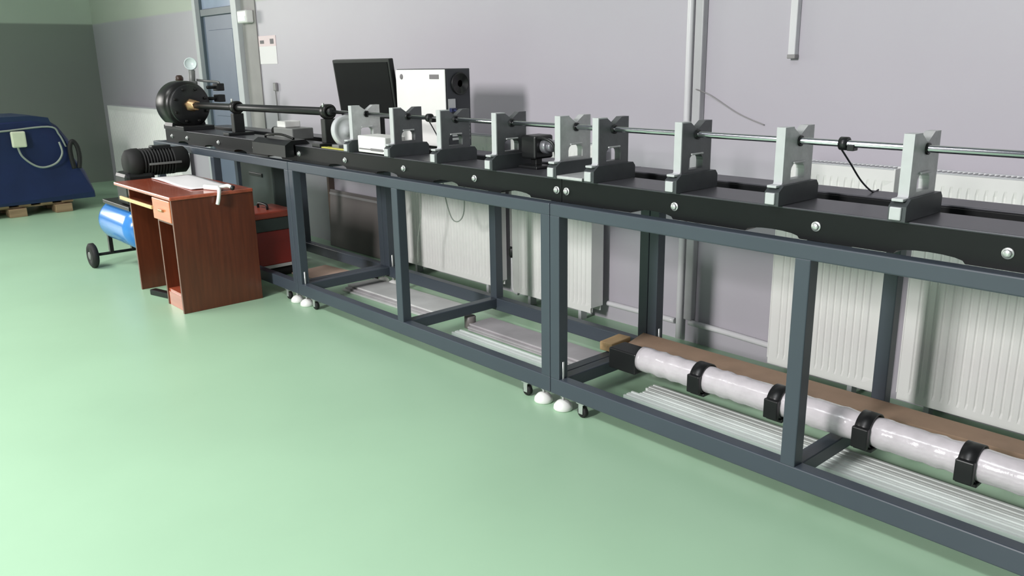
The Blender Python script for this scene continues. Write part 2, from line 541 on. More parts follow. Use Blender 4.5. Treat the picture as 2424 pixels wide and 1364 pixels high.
def bed_section(x0, x1, label):
    r = thing('machine_bed', ((x0 + x1) / 2, 0.3, ZT), label, 'machine bed', 'black bed sections end to end on the frames')
    # front beam with arched recesses along its foot
    out = [(x0, ZT), (x0, BZ - 0.008), (x1, BZ - 0.008), (x1, ZT)]
    pts = []
    c = x1 - 0.30
    while c > x0 + 0.2:
        pts.append(c)
        c -= 0.53
    for c in pts:
        for k in range(9):
            a = math.pi * k / 8
            out.append((c + 0.105 * math.cos(a), ZT + 0.020 * math.sin(a) ** 0.8))
    MB().prism([out], lambda a, b, dd: Vector((a, dd, b)), 0.058, 0.285).build('front_beam', M_bed, r)
    MB().box(x0, x1, 0.056, 0.287, BZ - 0.008, BZ, 0.003).build('front_rail', M_bedtop, r)
    MB().box(x0, x1, 0.285, 0.45, ZT + 0.012, BZ - 0.05, 0.002).build('slot', M_slot, r)
    MB().box(x0, x1, 0.45, 0.60, ZT, BZ - 0.008, 0.003).build('rear_beam', M_bed, r)
    MB().box(x0, x1, 0.448, 0.602, BZ - 0.008, BZ, 0.003).build('rear_rail', M_bedtop, r)
    xs = [x for x in (0.3, 0.62, 1.22, 1.82, 2.36, 2.46, 3.02, 3.62, 4.22, 4.785, 4.845, 5.422, 6.003, 6.584, 7.13) if x0 < x < x1]
    for x in xs:
        MB().cyl((x, 0.0575, 1.006), (x, 0.046, 1.006), 0.0125, 8).cyl((x, 0.0585, 1.006), (x, 0.0545, 1.006), 0.017, 20).build('bolt', M_zinc, r)
    return r


bed_section(BX0, 2.415, 'black machine bed section at the far end under the round gas chamber')
bed_section(2.418, 4.814, 'black machine bed section in the middle under the computer and monitor')
bed_section(4.817, BX1, 'black machine bed section nearest the camera, right of the paired stands')

# ================================================================== V-NOTCH STANDS
RY, RZ = 0.17, 1.272


def stand_mesh(m_plate):
    """one stand standing at x = 0 on the bed top; +x is its broad face"""
    r = thing('bar_stand', (0, RY, BZ), '', 'bar stand')
    out = [(0.070, 1.118), (0.076, 1.132), (0.076, 1.318), (0.128, 1.318), (0.164, 1.294)]
    for k in range(13):                       # keyhole round the bar
        a = math.radians(108 + k * (324 / 12))
        out.append((RY + 0.019 * math.cos(a), RZ + 0.019 * math.sin(a)))
    out += [(0.176, 1.294), (0.218, 1.322), (0.262, 1.322), (0.262, 1.132), (0.268, 1.118)]
    hole = [(0.122, 1.142), (0.212, 1.142), (0.212, 1.170)]
    for k in range(9):
        a = math.pi * k / 8
        hole.append((0.167 + 0.045 * math.cos(a), 1.172 + 0.030 * math.sin(a)))
    hole.append((0.122, 1.170))
    MB().prism([out, hole], lambda a, b, dd: Vector((dd, a, b)), -0.016, 0.016).build('upright_plate', m_plate, r)
    MB().prism([[(0.030, BZ + 0.001), (0.030, 1.108), (0.058, 1.128), (0.280, 1.128), (0.294, 1.112), (0.294, BZ + 0.001)]],
               lambda a, b, dd: Vector((dd, a, b)), -0.024, 0.030).build('base', M_base, r)
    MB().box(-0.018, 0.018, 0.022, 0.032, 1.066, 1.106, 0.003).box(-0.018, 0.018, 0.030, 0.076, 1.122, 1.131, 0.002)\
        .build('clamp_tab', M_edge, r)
    MB().prism([[(0.064, 1.128), (0.0757, 1.132), (0.0757, 1.318), (0.128, 1.318), (0.126, 1.3225), (0.070, 1.3225), (0.070, 1.136)]], lambda a, b, dd: Vector((dd, a, b)), -0.0165, 0.0165).build('lit_edge', M_edge, r)  # added bright strip, paints the light caught by the front edge
    MB().box(0.016, 0.024, 0.130, 0.204, 1.196, 1.203, 0.002).build('index_strip', M_alu, r)
    MB().lathe([(0.012, -0.02), (0.0185, -0.02), (0.0185, 0.022), (0.012, 0.022), (0.012, -0.02)], (0, RY, RZ), (1, 0, 0), 24).build('bushing', M_black, r)
    for y in (0.09, 0.245):
        MB().cyl((0.0, y, 1.127), (0.0, y, 1.140), 0.010, 6).build('base_bolt', M_zinc, r)
    return r


dark = stand_mesh(M_alud)
light = stand_mesh(M_alu)
stand_spots = [(3.075, 'L', 'grey V-notch bar stand behind the low white box'),
               (3.495, 'D', 'dark V-notch bar stand before the white computer tower, left of the sensor clip'),
               (3.915, 'D', 'dark grey V-notch bar stand just right of the white computer tower'),
               (4.344, 'D', 'dark grey V-notch bar stand left of the black floodlight camera'),
               (4.765, 'L', 'paler V-notch stand, left one of the close pair'),
               (4.985, 'D', 'dark V-notch stand, right one of the close pair'),
               (5.405, 'D', 'dark grey V-notch stand in front of the vertical heating pipe'),
               (5.832, 'L', 'pale V-notch stand, second from the right end'),
               (6.259, 'L', 'pale V-notch stand at the right end of the row'), ]
first = {'L': light, 'D': dark}
for x, kk, lab in stand_spots:
    if first[kk] is not None:
        src = first[kk]
        o = src
        first[kk] = None
    else:
        o = copy_tree(light if kk == 'L' else dark)
    o.location = (x + 0.012, RY, BZ)
    tag(o, lab, 'bar stand', 'V-notch stands along the bed')
tag(MB().box(4.80, 4.955, 0.035, 0.29, BZ + 0.0005, BZ + 0.014, 0.003).build('tie_plate', M_alu),
    'flat pale plate tying the paired stands together on the bed', 'plate')

# the long test bar with its sensors
tag(MB().cyl((2.72, RY, RZ), (7.2, RY, RZ), 0.0115, 20).build('test_bar', M_steel), 'long thin polished steel bar through the stands', 'bar')


def sensor(x, label, wire):
    t = thing('sensor_clamp', (x, RY, RZ), label, 'sensor', 'clip-on sensors on the steel bar')
    MB().lathe([(0.0118, -0.013), (0.022, -0.013), (0.022, 0.013), (0.0118, 0.013), (0.0118, -0.013)], (x, RY, RZ), (1, 0, 0), 20)\
        .box(x + 0.015, x + 0.04, RY - 0.016, RY + 0.016, RZ - 0.022, RZ - 0.001, 0.003).build('clamp_ring', M_black, t)
    MB().tube(wire, 0.0032).build('lead', M_wire, t)


sensor(6.02, 'black sensor clip with trailing wire between the two rightmost stands',
       [(6.01, RY, RZ - 0.018), (6.0, 0.26, 1.20), (5.98, 0.40, 1.12), (5.96, 0.54, BZ + 0.0035), (5.955, 0.60, BZ + 0.0035)])
sensor(3.72, 'black sensor clip on the bar in front of the white computer tower',
       [(3.715, RY, RZ - 0.018), (3.71, 0.22, 1.18), (3.72, 0.28, BZ + 0.0035), (3.75, 0.31, 1.02)])

# ================================================================== GAS GUN
g = thing('gas_gun', (0.45, RY, BZ), 'black round gas chamber with white gauge at the far end of the bed', 'gas gun')
CZ = 1.255
MB().lathe([(0, 0.20), (0.165, 0.20), (0.185, 0.215), (0.192, 0.24), (0.192, 0.40), (0.18, 0.43), (0.15, 0.445), (0, 0.445)], (0, RY, CZ), (1, 0, 0), 48)\
    .build('chamber', M_blackmetal, g)
fl = MB().lathe([(0.10, 0.44), (0.158, 0.44), (0.162, 0.446), (0.162, 0.476), (0.158, 0.482), (0.06, 0.486), (0, 0.486)], (0, RY, CZ), (1, 0, 0), 48)\
    .build('end_flange', M_black, g)
for k in range(8):
    a = 2 * math.pi * (k + 0.5) / 8
    MB().cyl((0.48, RY + 0.135 * math.cos(a), CZ + 0.135 * math.sin(a)), (0.497, RY + 0.135 * math.cos(a), CZ + 0.135 * math.sin(a)), 0.012, 6)\
        .build('flange_bolt', M_blackmetal, fl)
MB().lathe([(0.026, 0.485), (0.052, 0.485), (0.052, 0.515), (0.040, 0.525), (0.040, 0.60), (0.026, 0.60), (0.026, 0.485)], (0, RY, CZ), (1, 0, 0), 6)\
    .build('brass_collar', M_brass, g)
MB().cyl((0.48, RY, CZ), (2.72, RY, 1.272), 0.0255, 28).build('barrel', M_black, g)
MB().box(0.17, 0.60, 0.045, 0.30, BZ, BZ + 0.035, 0.004).prism(
    [[(0.03, BZ + 0.03), (0.31, BZ + 0.03), (0.29, BZ + 0.12), (0.05, BZ + 0.12)]], lambda a, b, dd: Vector((dd, a, b)), 0.24, 0.40).build('saddle', M_black, g)
ga = MB().cyl((0.33, 0.26, CZ + 0.14), (0.33, 0.27, 1.53), 0.026, 20).cyl((0.33, 0.265, 1.40), (0.33, 0.265, 1.44), 0.042, 6).build('gauge_stem', M_gadget, g)
gd = Vector((0.86, -0.48, 0.1)).normalized()
gp = Vector((0.335, 0.265, 1.578))
MB().lathe([(0, -0.018), (0.046, -0.018), (0.050, -0.012), (0.050, 0.016), (0.045, 0.02), (0.043, 0.014), (0, 0.014)], gp, gd, 36).build('gauge', M_dial, g)
MB().tube([(0.12, 0.24, CZ + 0.18), (0.12, 0.24, 1.44)], 0.008).lathe([(0, 0), (0.02, 0.002), (0.032, 0.02), (0.032, 0.04), (0.02, 0.058), (0, 0.06)], (0.12, 0.24, 1.43), (0, 0, 1), 24)\
    .build('valve_knob', M_brown, g)
for z in (1.30, 1.39):
    MB().box(0.40, 0.50, 0.40, 0.46, z - 0.03, z + 0.03, 0.006).cyl((0.45, 0.33, z), (0.45, 0.42, z), 0.014, 14).build('valve_block', M_black, g)
MB().tube([(0.33, 0.30, 1.45), (0.36, 0.36, 1.44), (0.45, 0.43, 1.43), (0.45, 0.43, 1.41)], 0.010).build('air_pipe', M_gadget, g)


def support(x, label):
    t = thing('barrel_support', (x, RY, BZ), label, 'support', 'black supports of the barrel')
    MB().box(x - 0.05, x + 0.05, 0.07, 0.27, BZ, BZ + 0.022, 0.004).build('base_plate', M_black, t)
    MB().box(x - 0.028, x + 0.028, RY - 0.04, RY + 0.04, BZ + 0.02, 1.272 - (2.72 - x) * 0.0076 - 0.043, 0.005).build('post', M_black, t)
    MB().lathe([(0.0265, -0.032), (0.043, -0.032), (0.046, -0.028), (0.046, 0.028), (0.043, 0.032), (0.0265, 0.032), (0.0265, -0.032)],
               (x, RY, 1.272 - (2.72 - x) * 0.0076), (1, 0, 0), 28).build('clamp_collar', M_blackmetal, t)
    MB().cyl((x, RY - 0.03, 1.30), (x, RY - 0.03, 1.325), 0.008, 6).build('clamp_screw', M_zinc, t)


support(1.34, 'black post under the left end of the horizontal black barrel')
support(2.66, 'black post under the right end of the horizontal black barrel')

# small gear between the posts
t = thing('velocity_sensor', (1.92, 0.3, BZ), 'grey instrument with a pale top standing on the bed between the barrel posts', 'instrument')
MB().box(1.80, 2.08, 0.22, 0.38, BZ, 1.135, 0.006).build('body', M_gadget, t)
MB().box(1.82, 1.94, 0.24, 0.36, 1.135, 1.178, 0.006).build('top_block', M_white, t)
MB().cyl((1.66, 0.30, 1.10), (1.81, 0.30, 1.10), 0.030, 22).build('lens_barrel', M_blackmetal, t)
t = thing('cable_pouch', (2.20, 0.02, BZ), 'black cable pouch hanging over the front edge of the bed beneath the barrel', 'pouch')
MB().prism([[(-0.018, 0.985), (-0.016, 1.06), (0.03, 1.088), (0.13, 1.090), (0.16, 1.062), (0.044, 1.062), (0.044, 0.985)]],
           lambda a, b, dd: Vector((dd, a, b)), 1.95, 2.42).build('pouch_body', M_black, t)
MB().tube([(2.0, 0.06, 1.094), (2.1, 0.03, 1.112), (2.25, 0.05, 1.118), (2.36, 0.08, 1.094)], 0.008).build('carry_strap', M_blackmetal, t)
tag(MB().box(2.74, 3.02, 0.062, 0.088, BZ + 0.0005, BZ + 0.008, 0.002).box(2.74, 2.90, 0.088, 0.115, BZ + 0.0005, BZ + 0.006, 0.002).build('webbing_strap', M_yellow),
    'yellow strap lying on the bed beside the right barrel post', 'strap')
t = thing('recoil_guard', (2.86, RY, BZ), 'pale curved guard on the bed between the barrel post and the first stand', 'guard')
MB().lathe([(0, -0.02), (0.088, -0.02), (0.095, -0.012), (0.095, 0.02), (0.086, 0.026), (0.07, 0.018), (0.03, 0.018), (0.026, 0.03), (0, 0.03)], (2.86, RY, 1.162), (1, 0, 0.12), 40)\
    .build('guard_ring', M_grille, t)
MB().box(2.82, 2.90, 0.09, 0.25, BZ, 1.085, 0.004).build('guard_foot', M_gadget, t)
t = thing('signal_box', (3.30, 0.13, BZ), 'low white instrument box in front of the first two stands', 'instrument')
MB().box(3.165, 3.445, 0.062, 0.20, BZ + 0.006, 1.160, 0.006).build('housing', M_white, t)
MB().box(3.18, 3.43, 0.059, 0.063, 1.083, 1.090, 0).box(3.30, 3.42, 0.0585, 0.063, 1.080, 1.094, 0).build('marking_strip', M_print, t)
for x in (3.19, 3.42):
    MB().box(x - 0.012, x + 0.012, 0.075, 0.185, BZ, BZ + 0.008, 0.001).build('rubber_foot', M_rubber, t)

# ================================================================== MONITOR AND COMPUTER
t = thing('monitor', (2.62, 0.50, BZ), 'black monitor standing on the bed left of the white computer tower', 'monitor')
R = Matrix.Rotation(math.radians(7), 3, 'X')
pv = (2.62, 0.52, 1.25)
MB().box(2.25, 2.925, 0.505, 0.54, 1.215, 1.587, 0.006, 0, R, pv).build('bezel', M_black, t)
MB().box(2.27, 2.905, 0.502, 0.51, 1.24, 1.567, 0.001, 0, R, pv).build('screen', M_screen, t)
MB().box(2.54, 2.66, 0.555, 0.59, BZ + 0.02, 1.36, 0.006).build('stand_neck', M_black, t)
MB().box(2.46, 2.78, 0.46, 0.60, BZ, BZ + 0.02, 0.008).build('stand_foot', M_black, t)
t = thing('computer_tower', (3.2, 0.6, BZ), 'white computer tower with dark rear panel standing on the bed', 'computer')
X0, X1, Y0, Y1, Z1 = 2.955, 3.44, 0.492, 0.682, 1.520
MB().box(X0, X1, Y0 + 0.006, Y1, BZ + 0.012, Z1, 0.004).build('case', M_pcback, t)
MB().box(X0 - 0.002, X1 + 0.004, Y0, Y0 + 0.008, BZ + 0.014, Z1 - 0.004, 0.003).build('side_panel', M_white, t)
MB().cyl((X0 + 0.06, Y0 + 0.002, Z1 - 0.045), (X0 + 0.06, Y0 - 0.003, Z1 - 0.045), 0.016, 20).build('panel_mark', M_print, t)
MB().box(X1 - 0.14, X1 - 0.05, Y0 - 0.003, Y0 + 0.002, Z1 - 0.058, Z1 - 0.032, 0.002).build('panel_mark', M_print, t)
bk = MB().box(X1, X1 + 0.006, Y0 + 0.014, Y1 - 0.008, BZ + 0.02, Z1 - 0.006, 0.002).build('rear_panel', M_pcback, t)
MB().lathe([(0, 0), (0.02, 0.0), (0.02, 0.006), (0.056, 0.006), (0.056, 0.010), (0.064, 0.010), (0.064, 0), (0, 0)], (X1 + 0.006, 0.60, Z1 - 0.085), (1, 0, 0), 28)\
    .build('fan_grille', M_black, bk)
MB().box(X1 + 0.005, X1 + 0.012, 0.51, 0.56, Z1 - 0.24, Z1 - 0.17, 0.001).build('port_plate', M_zinc, bk)
for k in range(3):
    MB().box(X1 + 0.005, X1 + 0.03, 0.515, 0.555, 1.275 - k * 0.034, 1.298 - k * 0.034, 0.002).build('port', M_pcblue, bk)
for k in range(5):
    MB().box(X1 + 0.005, X1 + 0.010, 0.53, 0.665, 1.20 - k * 0.022, 1.214 - k * 0.022, 0.001).build('slot_cover', M_zinc, bk)
for x in (X0 + 0.05, X1 - 0.05):
    MB().box(x - 0.02, x + 0.02, Y0 + 0.01, 0.60, BZ, BZ + 0.014, 0.002).build('case_foot', M_rubber, t)
MB().tube([(X1 + 0.03, 0.535, 1.287), (X1 + 0.09, 0.53, 1.26), (X1 + 0.10, 0.53, 1.15), (X1 + 0.08, 0.53, BZ + 0.006), (X1 + 0.2, 0.55, BZ + 0.006)], 0.006).build('video_cable', M_pcblue, t)

t = thing('camera_light', (4.50, 0.24, BZ), 'black cube camera light on the bed left of the paired stands', 'camera')
MB().box(4.40, 4.50, 0.20, 0.32, 1.105, 1.215, 0.010).build('housing', M_black, t)
MB().cyl((4.50, 0.26, 1.165), (4.535, 0.26, 1.165), 0.036, 24).cyl((4.535, 0.26, 1.165), (4.56, 0.26, 1.165), 0.026, 24).build('lens', M_lens, t)
MB().box(4.43, 4.47, 0.235, 0.275, BZ + 0.012, 1.11, 0.004).box(4.39, 4.52, 0.19, 0.284, BZ, BZ + 0.014, 0.004).build('stand_bracket', M_black, t)
MB().tube([(4.49, 0.22, 1.20), (4.55, 0.21, 1.205), (4.60, 0.22, 1.18), (4.61, 0.23, 1.11)], 0.007).build('cable', M_black, t)

# ================================================================== DESK
dk = thing('computer_desk', (1.5, -0.37, 0), 'red brown computer desk standing in front of the far bench frame', 'desk')
DX0, DX1, DY0, DY1 = 1.0, 2.075, -0.655, -0.10
MB().box(DX0, DX1, DY0, DY1, 0.742, 0.766, 0.006).build('desk_top', M_desktop, dk)
MB().box(2.045, 2.067, DY0 + 0.01, DY1, 0, 0.742, 0.002).build('side_panel', M_desk, dk)
MB().box(1.20, 1.222, DY0 + 0.03, DY1, 0, 0.742, 0.002).build('side_panel', M_desk, dk)
MB().box(1.73, 1.75, DY0 + 0.03, DY1, 0, 0.742, 0.002).build('side_panel', M_desk, dk)
MB().box(1.75, 2.045, DY0 + 0.04, DY1, 0.095, 0.113, 0.001).box(1.75, 2.045, DY0 + 0.035, DY0 + 0.053, 0.0, 0.095, 0.001).build('bottom_shelf', M_desktop, dk)
MB().box(1.75, 2.045, DY0 + 0.03, DY1, 0.575, 0.59, 0.001).build('shelf', M_desk, dk)
dr = MB().box(1.735, 2.040, DY0 + 0.006, DY0 + 0.026, 0.595, 0.735, 0.004).box(1.76, 2.03, DY0 + 0.026, DY1 - 0.05, 0.61, 0.72, 0.002).build('drawer', M_drawer, dk)
MB().box(1.86, 1.93, DY0 - 0.008, DY0 + 0.008, 0.655, 0.672, 0.004).build('drawer_handle', M_brass, dr)
MB().box(1.224, 1.728, DY0 + 0.01, DY1 - 0.15, 0.655, 0.672, 0.003).build('keyboard_tray', M_desk, dk)
MB().box(1.10, 1.728, DY0 - 0.002, DY0 + 0.012, 0.652, 0.676, 0.003).build('tray_edge', M_tray, dk)
MB().box(1.222, 1.73, DY1 - 0.03, DY1 - 0.014, 0.40, 0.742, 0.001).build('modesty_panel', M_desk, dk)


def sheet(name, m, corners, z, nx=14, ny=8, amp=0.006, th=0.003, roll=None):
    """thin sheet with real thickness through four corners, slightly wavy"""
    t_ = bmesh.new()
    c = [Vector((*p, 0)) for p in corners]
    top, bot = [], []
    for j in range(ny + 1):
        ra, rb = [], []
        for i in range(nx + 1):
            u, v = i / nx, j / ny
            q = (c[0] * (1 - u) + c[1] * u) * (1 - v) + (c[3] * (1 - u) + c[2] * u) * v
            zz = z + amp * (1 + math.sin(u * 7 + v * 3) * math.sin(v * 5 + 1))
            if roll:
                zz += roll(u, v)
            ra.append(t_.verts.new((q.x, q.y, zz + th)))
            rb.append(t_.verts.new((q.x, q.y, zz)))
        top.append(ra)
        bot.append(rb)
    for j in range(ny):
        for i in range(nx):
            t_.faces.new((top[j][i], top[j][i + 1], top[j + 1][i + 1], top[j + 1][i])).smooth = True
            t_.faces.new((bot[j][i], bot[j + 1][i], bot[j + 1][i + 1], bot[j][i + 1])).smooth = True
    for i in range(nx):
        t_.faces.new((top[0][i], bot[0][i], bot[0][i + 1], top[0][i + 1]))
        t_.faces.new((top[ny][i], top[ny][i + 1], bot[ny][i + 1], bot[ny][i]))
    for j in range(ny):
        t_.faces.new((top[j][0], top[j + 1][0], bot[j + 1][0], bot[j][0]))
        t_.faces.new((top[j][nx], bot[j][nx], bot[j + 1][nx], top[j + 1][nx]))
    mb = MB()
    mb._merge(t_)
    return mb.build(name, m)


tag(sheet('paper_sheet', M_paper, [(1.04, -0.40), (1.86, -0.43), (1.90, -0.17), (1.06, -0.12)], 0.7665, amp=0.003), 'white paper sheet spread over the brown desk top', 'paper')
t = thing('cable_plug', (2.02, -0.36, 0.766), 'white plug with forked end hanging over the right edge of the desk', 'plug')
MB().box(1.88, 2.03, -0.345, -0.295, 0.7665, 0.80, 0.01, 0, Matrix.Rotation(0.3, 3, 'Z')).build('plug_body', M_white, t)
MB().tube([(2.02, -0.305, 0.785), (2.07, -0.27, 0.80), (2.095, -0.25, 0.785)], 0.012).tube([(2.02, -0.315, 0.785), (2.085, -0.335, 0.78), (2.10, -0.35, 0.73), (2.095, -0.36, 0.69)], 0.012)\
    .build('forked_lead', M_white, t)
MB().cyl((2.09, -0.255, 0.79), (2.105, -0.243, 0.782), 0.016, 14).build('dark_tip', M_black, t)
t = thing('power_strip', (1.5, -0.55, 0), 'black power strip lying on the floor under the desk', 'power strip')
MB().box(1.40, 1.70, -0.60, -0.55, 0.0, 0.04, 0.006, 0, Matrix.Rotation(0.25, 3, 'Z')).build('strip_body', M_black, t)
MB().box(1.52, 1.60, -0.335, -0.29, 0.0, 0.035, 0.006).build('plug', M_white, t)
MB().tube([(1.69, -0.535, 0.02), (1.71, -0.45, 0.012), (1.62, -0.38, 0.012), (1.59, -0.335, 0.018)], 0.006).build('lead', M_black, t)

# ================================================================== COMPRESSOR
c = thing('air_compressor', (0.55, -0.44, 0), 'blue tank air compressor with black motor behind the brown desk', 'compressor')
CY, CZc, CR = -0.43, 0.375, 0.165
MB().lathe([(0, 0), (0.06, 0.006), (0.11, 0.025), (0.145, 0.055), (0.163, 0.10), (0.165, 0.13), (0.165, 0.66), (0.163, 0.69), (0.145, 0.735), (0.11, 0.765), (0.06, 0.785), (0, 0.79)],
           (0.17, CY, CZc), (1, 0, 0), 40).build('tank', M_blue, c)
for y in (-0.66, -0.20):
    w_ = MB().lathe([(0.03, -0.025), (0.085, -0.025), (0.10, -0.015), (0.10, 0.015), (0.085, 0.025), (0.03, 0.025), (0.03, -0.025)], (0.22, y, 0.10), (0, 1, 0), 32).build('wheel', M_rubber, c)
    MB().cyl((0.22, y - 0.028, 0.10), (0.22, y + 0.028, 0.10), 0.034, 20).build('wheel_hub', M_gadget, w_)
MB().cyl((0.22, -0.64, 0.10), (0.22, -0.22, 0.10), 0.012, 14).box(0.20, 0.24, CY - 0.10, CY - 0.07, 0.10, 0.27, 0.003).box(0.20, 0.24, CY + 0.07, CY + 0.10, 0.10, 0.27, 0.003)\
    .build('axle', M_blackmetal, c)
MB().box(0.76, 0.82, CY - 0.06, CY + 0.06, 0.0, 0.23, 0.006).build('front_leg', M_blackmetal, c)
MB().box(0.30, 0.92, CY - 0.12, CY + 0.12, 0.525, 0.555, 0.004).build('motor_plate', M_blackmetal, c)
MB().box(0.62, 0.88, CY - 0.10, CY + 0.12, 0.555, 0.80, 0.03).build('pump_head', M_black, c)
pf = [(0, 0), (0.07, 0.0), (0.10, 0.02), (0.108, 0.06), (0.108, 0.10)]
for k in range(11):
    h0 = 0.11 + k * 0.022
    pf += [(0.090, h0), (0.090, h0 + 0.008), (0.104, h0 + 0.009), (0.104, h0 + 0.017)]
pf += [(0.10, 0.37), (0.10, 0.44), (0.08, 0.46), (0, 0.46)]
MB().lathe(pf, (0.80, -0.50, 0.865), (0, 1, 0), 36).build('motor', M_rubber, c)
MB().box(0.76, 0.84, -0.30, -0.16, 0.955, 0.985, 0.006).build('terminal_box', M_black, c)
MB().box(0.915, 0.925, -0.36, -0.12, 0.85, 0.866, 0.002).build('pale_stripe', M_gadget, c)

# ================================================================== BLUE COVERED MACHINE ON A PALLET
m_ = thing('covered_machine', (-3.4, -0.45, 0), 'large machine under a dark blue cover in the left corner', 'machine')
prof = [(0.33, 0.13), (0.30, 0.20), (0.235, 0.44), (0.15, 0.60), (0.10, 0.80), (0.03, 0.95), (-0.08, 1.035), (-0.25, 1.06), (-0.95, 1.06), (-1.15, 1.02), (-1.30, 0.90), (-1.38, 0.6), (-1.42, 0.13)]
tb = bmesh.new()
xs = [(-3.95, 0.9), (-3.9, 0.97), (-3.7, 1.0), (-3.2, 1.0), (-3.0, 0.985), (-2.94, 0.95)]
rows = []
for x, sc in xs:
    row = []
    for i, (y, z) in enumerate(prof):
        yy = -0.5 + (y + 0.5) * sc
        zz = 0.13 + (z - 0.13) * sc
        wob = 0.012 * math.sin(i * 2.3 + x * 11)
        row.append(tb.verts.new((x + wob, yy + wob, zz)))
    rows.append(row)
for A, B in zip(rows, rows[1:]):
    for i in range(len(prof) - 1):
        tb.faces.new((A[i], A[i + 1], B[i + 1], B[i])).smooth = True
    tb.faces.new((A[0], B[0], B[-1], A[-1]))
tb.faces.new(rows[0])
tb.faces.new(rows[-1])
bmesh.ops.recalc_face_normals(tb, faces=tb.faces)
mb = MB()
mb._merge(tb)
mb.build('cover', M_tarp, m_)
# cover band across the top and hem
MB().prism([[(-1.1, 0.95), (-0.05, 0.95), (-0.08, 1.045), (-0.25, 1.072), (-0.95, 1.072), (-1.1, 1.04)]], lambda a, b, dd: Vector((dd, a, b)), -3.85, -2.945).build('cover_top_band', M_tarp2, m_)
MB().tube([(-2.90, -1.2, 0.925), (-2.915, -0.6, 0.925), (-2.915, -0.1, 0.95), (-2.93, 0.00, 0.86), (-2.925, 0.05, 0.72)], 0.010).build('hem_rope', M_cable_g, m_)
pl = thing('pallet', (-3.4, -0.4, 0), 'pale wooden pallet under the dark blue covered machine', 'pallet')
for k, y in enumerate((-1.33, -0.95, -0.52, -0.06, 0.20)):
    pass
for y in (-1.25, -0.52, -0.06):
    for x in (-3.85, -3.45, -3.03):
        MB().box(x - 0.10, x + 0.10, y - 0.085, y + 0.085, 0.0, 0.09, 0.004).build('pallet_block', M_pallet, pl)
for x in (-3.85, -3.45, -3.06):
    MB().box(x - 0.06, x + 0.06, -1.36, 0.05, 0.09, 0.108, 0.002).build('stringer_board', M_pallet, pl)
for k in range(7):
    y = -1.36 + k * 0.215
    MB().box(-3.98, -2.96, y, y + 0.12, 0.108, 0.128, 0.002).build('deck_board', M_pallet, pl)
t = thing('pendant_control', (-2.89, -0.41, 0.83), 'cream control box hung by its grey cable on the blue covered machine', 'control box')
MB().box(-2.91, -2.86, -0.48, -0.34, 0.75, 0.92, 0.015).build('control_housing', M_cream, t)
MB().tube([(-2.885, -0.43, 0.75), (-2.88, -0.40, 0.65), (-2.88, -0.30, 0.55), (-2.88, -0.20, 0.52), (-2.87, -0.08, 0.56), (-2.87, -0.01, 0.66), (-2.89, -0.02, 0.78)], 0.011).build('control_cable', M_cable_g, t)
tag(MB().tube([(-2.87, 0.09, 0.48), (-2.87, 0.075, 0.60), (-2.87, 0.075, 0.72), (-2.87, 0.11, 0.78), (-2.87, 0.15, 0.72), (-2.87, 0.16, 0.60), (-2.87, 0.14, 0.48)], 0.025).build('hose_coil', M_rubber),
    'black hose coil hung at the right side of the blue covered machine', 'hose')

# ================================================================== TOOLBOXES BEHIND THE DESK
t = thing('tool_chest', (1.42, 0.26, 0), 'red and black tool chest under the bench right of the desk', 'tool chest')
MB().box(1.25, 1.60, 0.11, 0.42, 0.10, 0.36, 0.008).build('lower_case', M_red, t)
MB().box(1.245, 1.605, 0.10, 0.43, 0.36, 0.455, 0.006).build('middle_case', M_case, t)
MB().box(1.24, 1.61, 0.095, 0.435, 0.455, 0.505, 0.012).build('lid', M_redlid, t)
MB().box(1.25, 1.60, 0.105, 0.425, 0.075, 0.10, 0.003).build('tray', M_sheet2, t)
for x in (1.30, 1.55):
    MB().cyl((x, 0.14, 0.037), (x, 0.39, 0.037), 0.037, 20).build('roller', M_rubber, t)
MB().tube([(1.35, 0.26, 0.50), (1.36, 0.26, 0.54), (1.49, 0.26, 0.54), (1.50, 0.26, 0.50)], 0.010).build('carry_handle', M_black, t)
t = thing('equipment_case', (0.95, 0.62, 0), 'dark green grey equipment case behind the red tool chest', 'case')
MB().box(0.42, 1.02, 0.56, 0.685, 0.0, 0.78, 0.012).build('case_body', M_case, t)
MB().box(0.60, 0.84, 0.55, 0.565, 0.66, 0.69, 0.004).build('case_handle', M_black, t)
t = thing('leaning_board', (1.3, 1.15, 0), 'dark grey board propped against the wall under the bench left of the first radiator', 'board')
MB().box(0.86, 2.04, 1.13, 1.15, 0.0, 0.50, 0.004, 0, Matrix.Rotation(math.radians(-4), 3, 'X'), (1.3, 1.14, 0)).build('panel', M_board, t)
MB().box(0.86, 2.04, 1.125, 1.13, 0.455, 0.475, 0.002, 0, Matrix.Rotation(math.radians(-4), 3, 'X'), (1.3, 1.14, 0)).build('edge_strip', M_pipeg, t)

# ================================================================== STORED UNDER THE BENCH
tag(MB().box(1.56, 2.05, 0.40, 0.72, 0.0, 0.012, 0.003, 0, Matrix.Rotation(0.12, 3, 'Z')).build('cardboard_piece', M_cardfloor),
    'beige cardboard piece flat on the floor under the far part of the bench', 'cardboard')


def flat_stack(name, x0, x1, y0, y1, n, label, m, rz):
    t_ = thing(name, ((x0 + x1) / 2, (y0 + y1) / 2, 0), label, 'sheet stack')
    z = 0.0
    for k in range(n):
        jx, jy = random.uniform(-.02, .02), random.uniform(-.015, .015)
        MB().box(x0 + jx, x1 + jx, y0 + jy + 0.02 * k, y1 + jy, z, z + 0.012, 0.003, 0, Matrix.Rotation(rz, 3, 'Z')).build('sheet', m if k % 2 == 0 else M_sheet, t_)
        z += 0.0125
    return t_


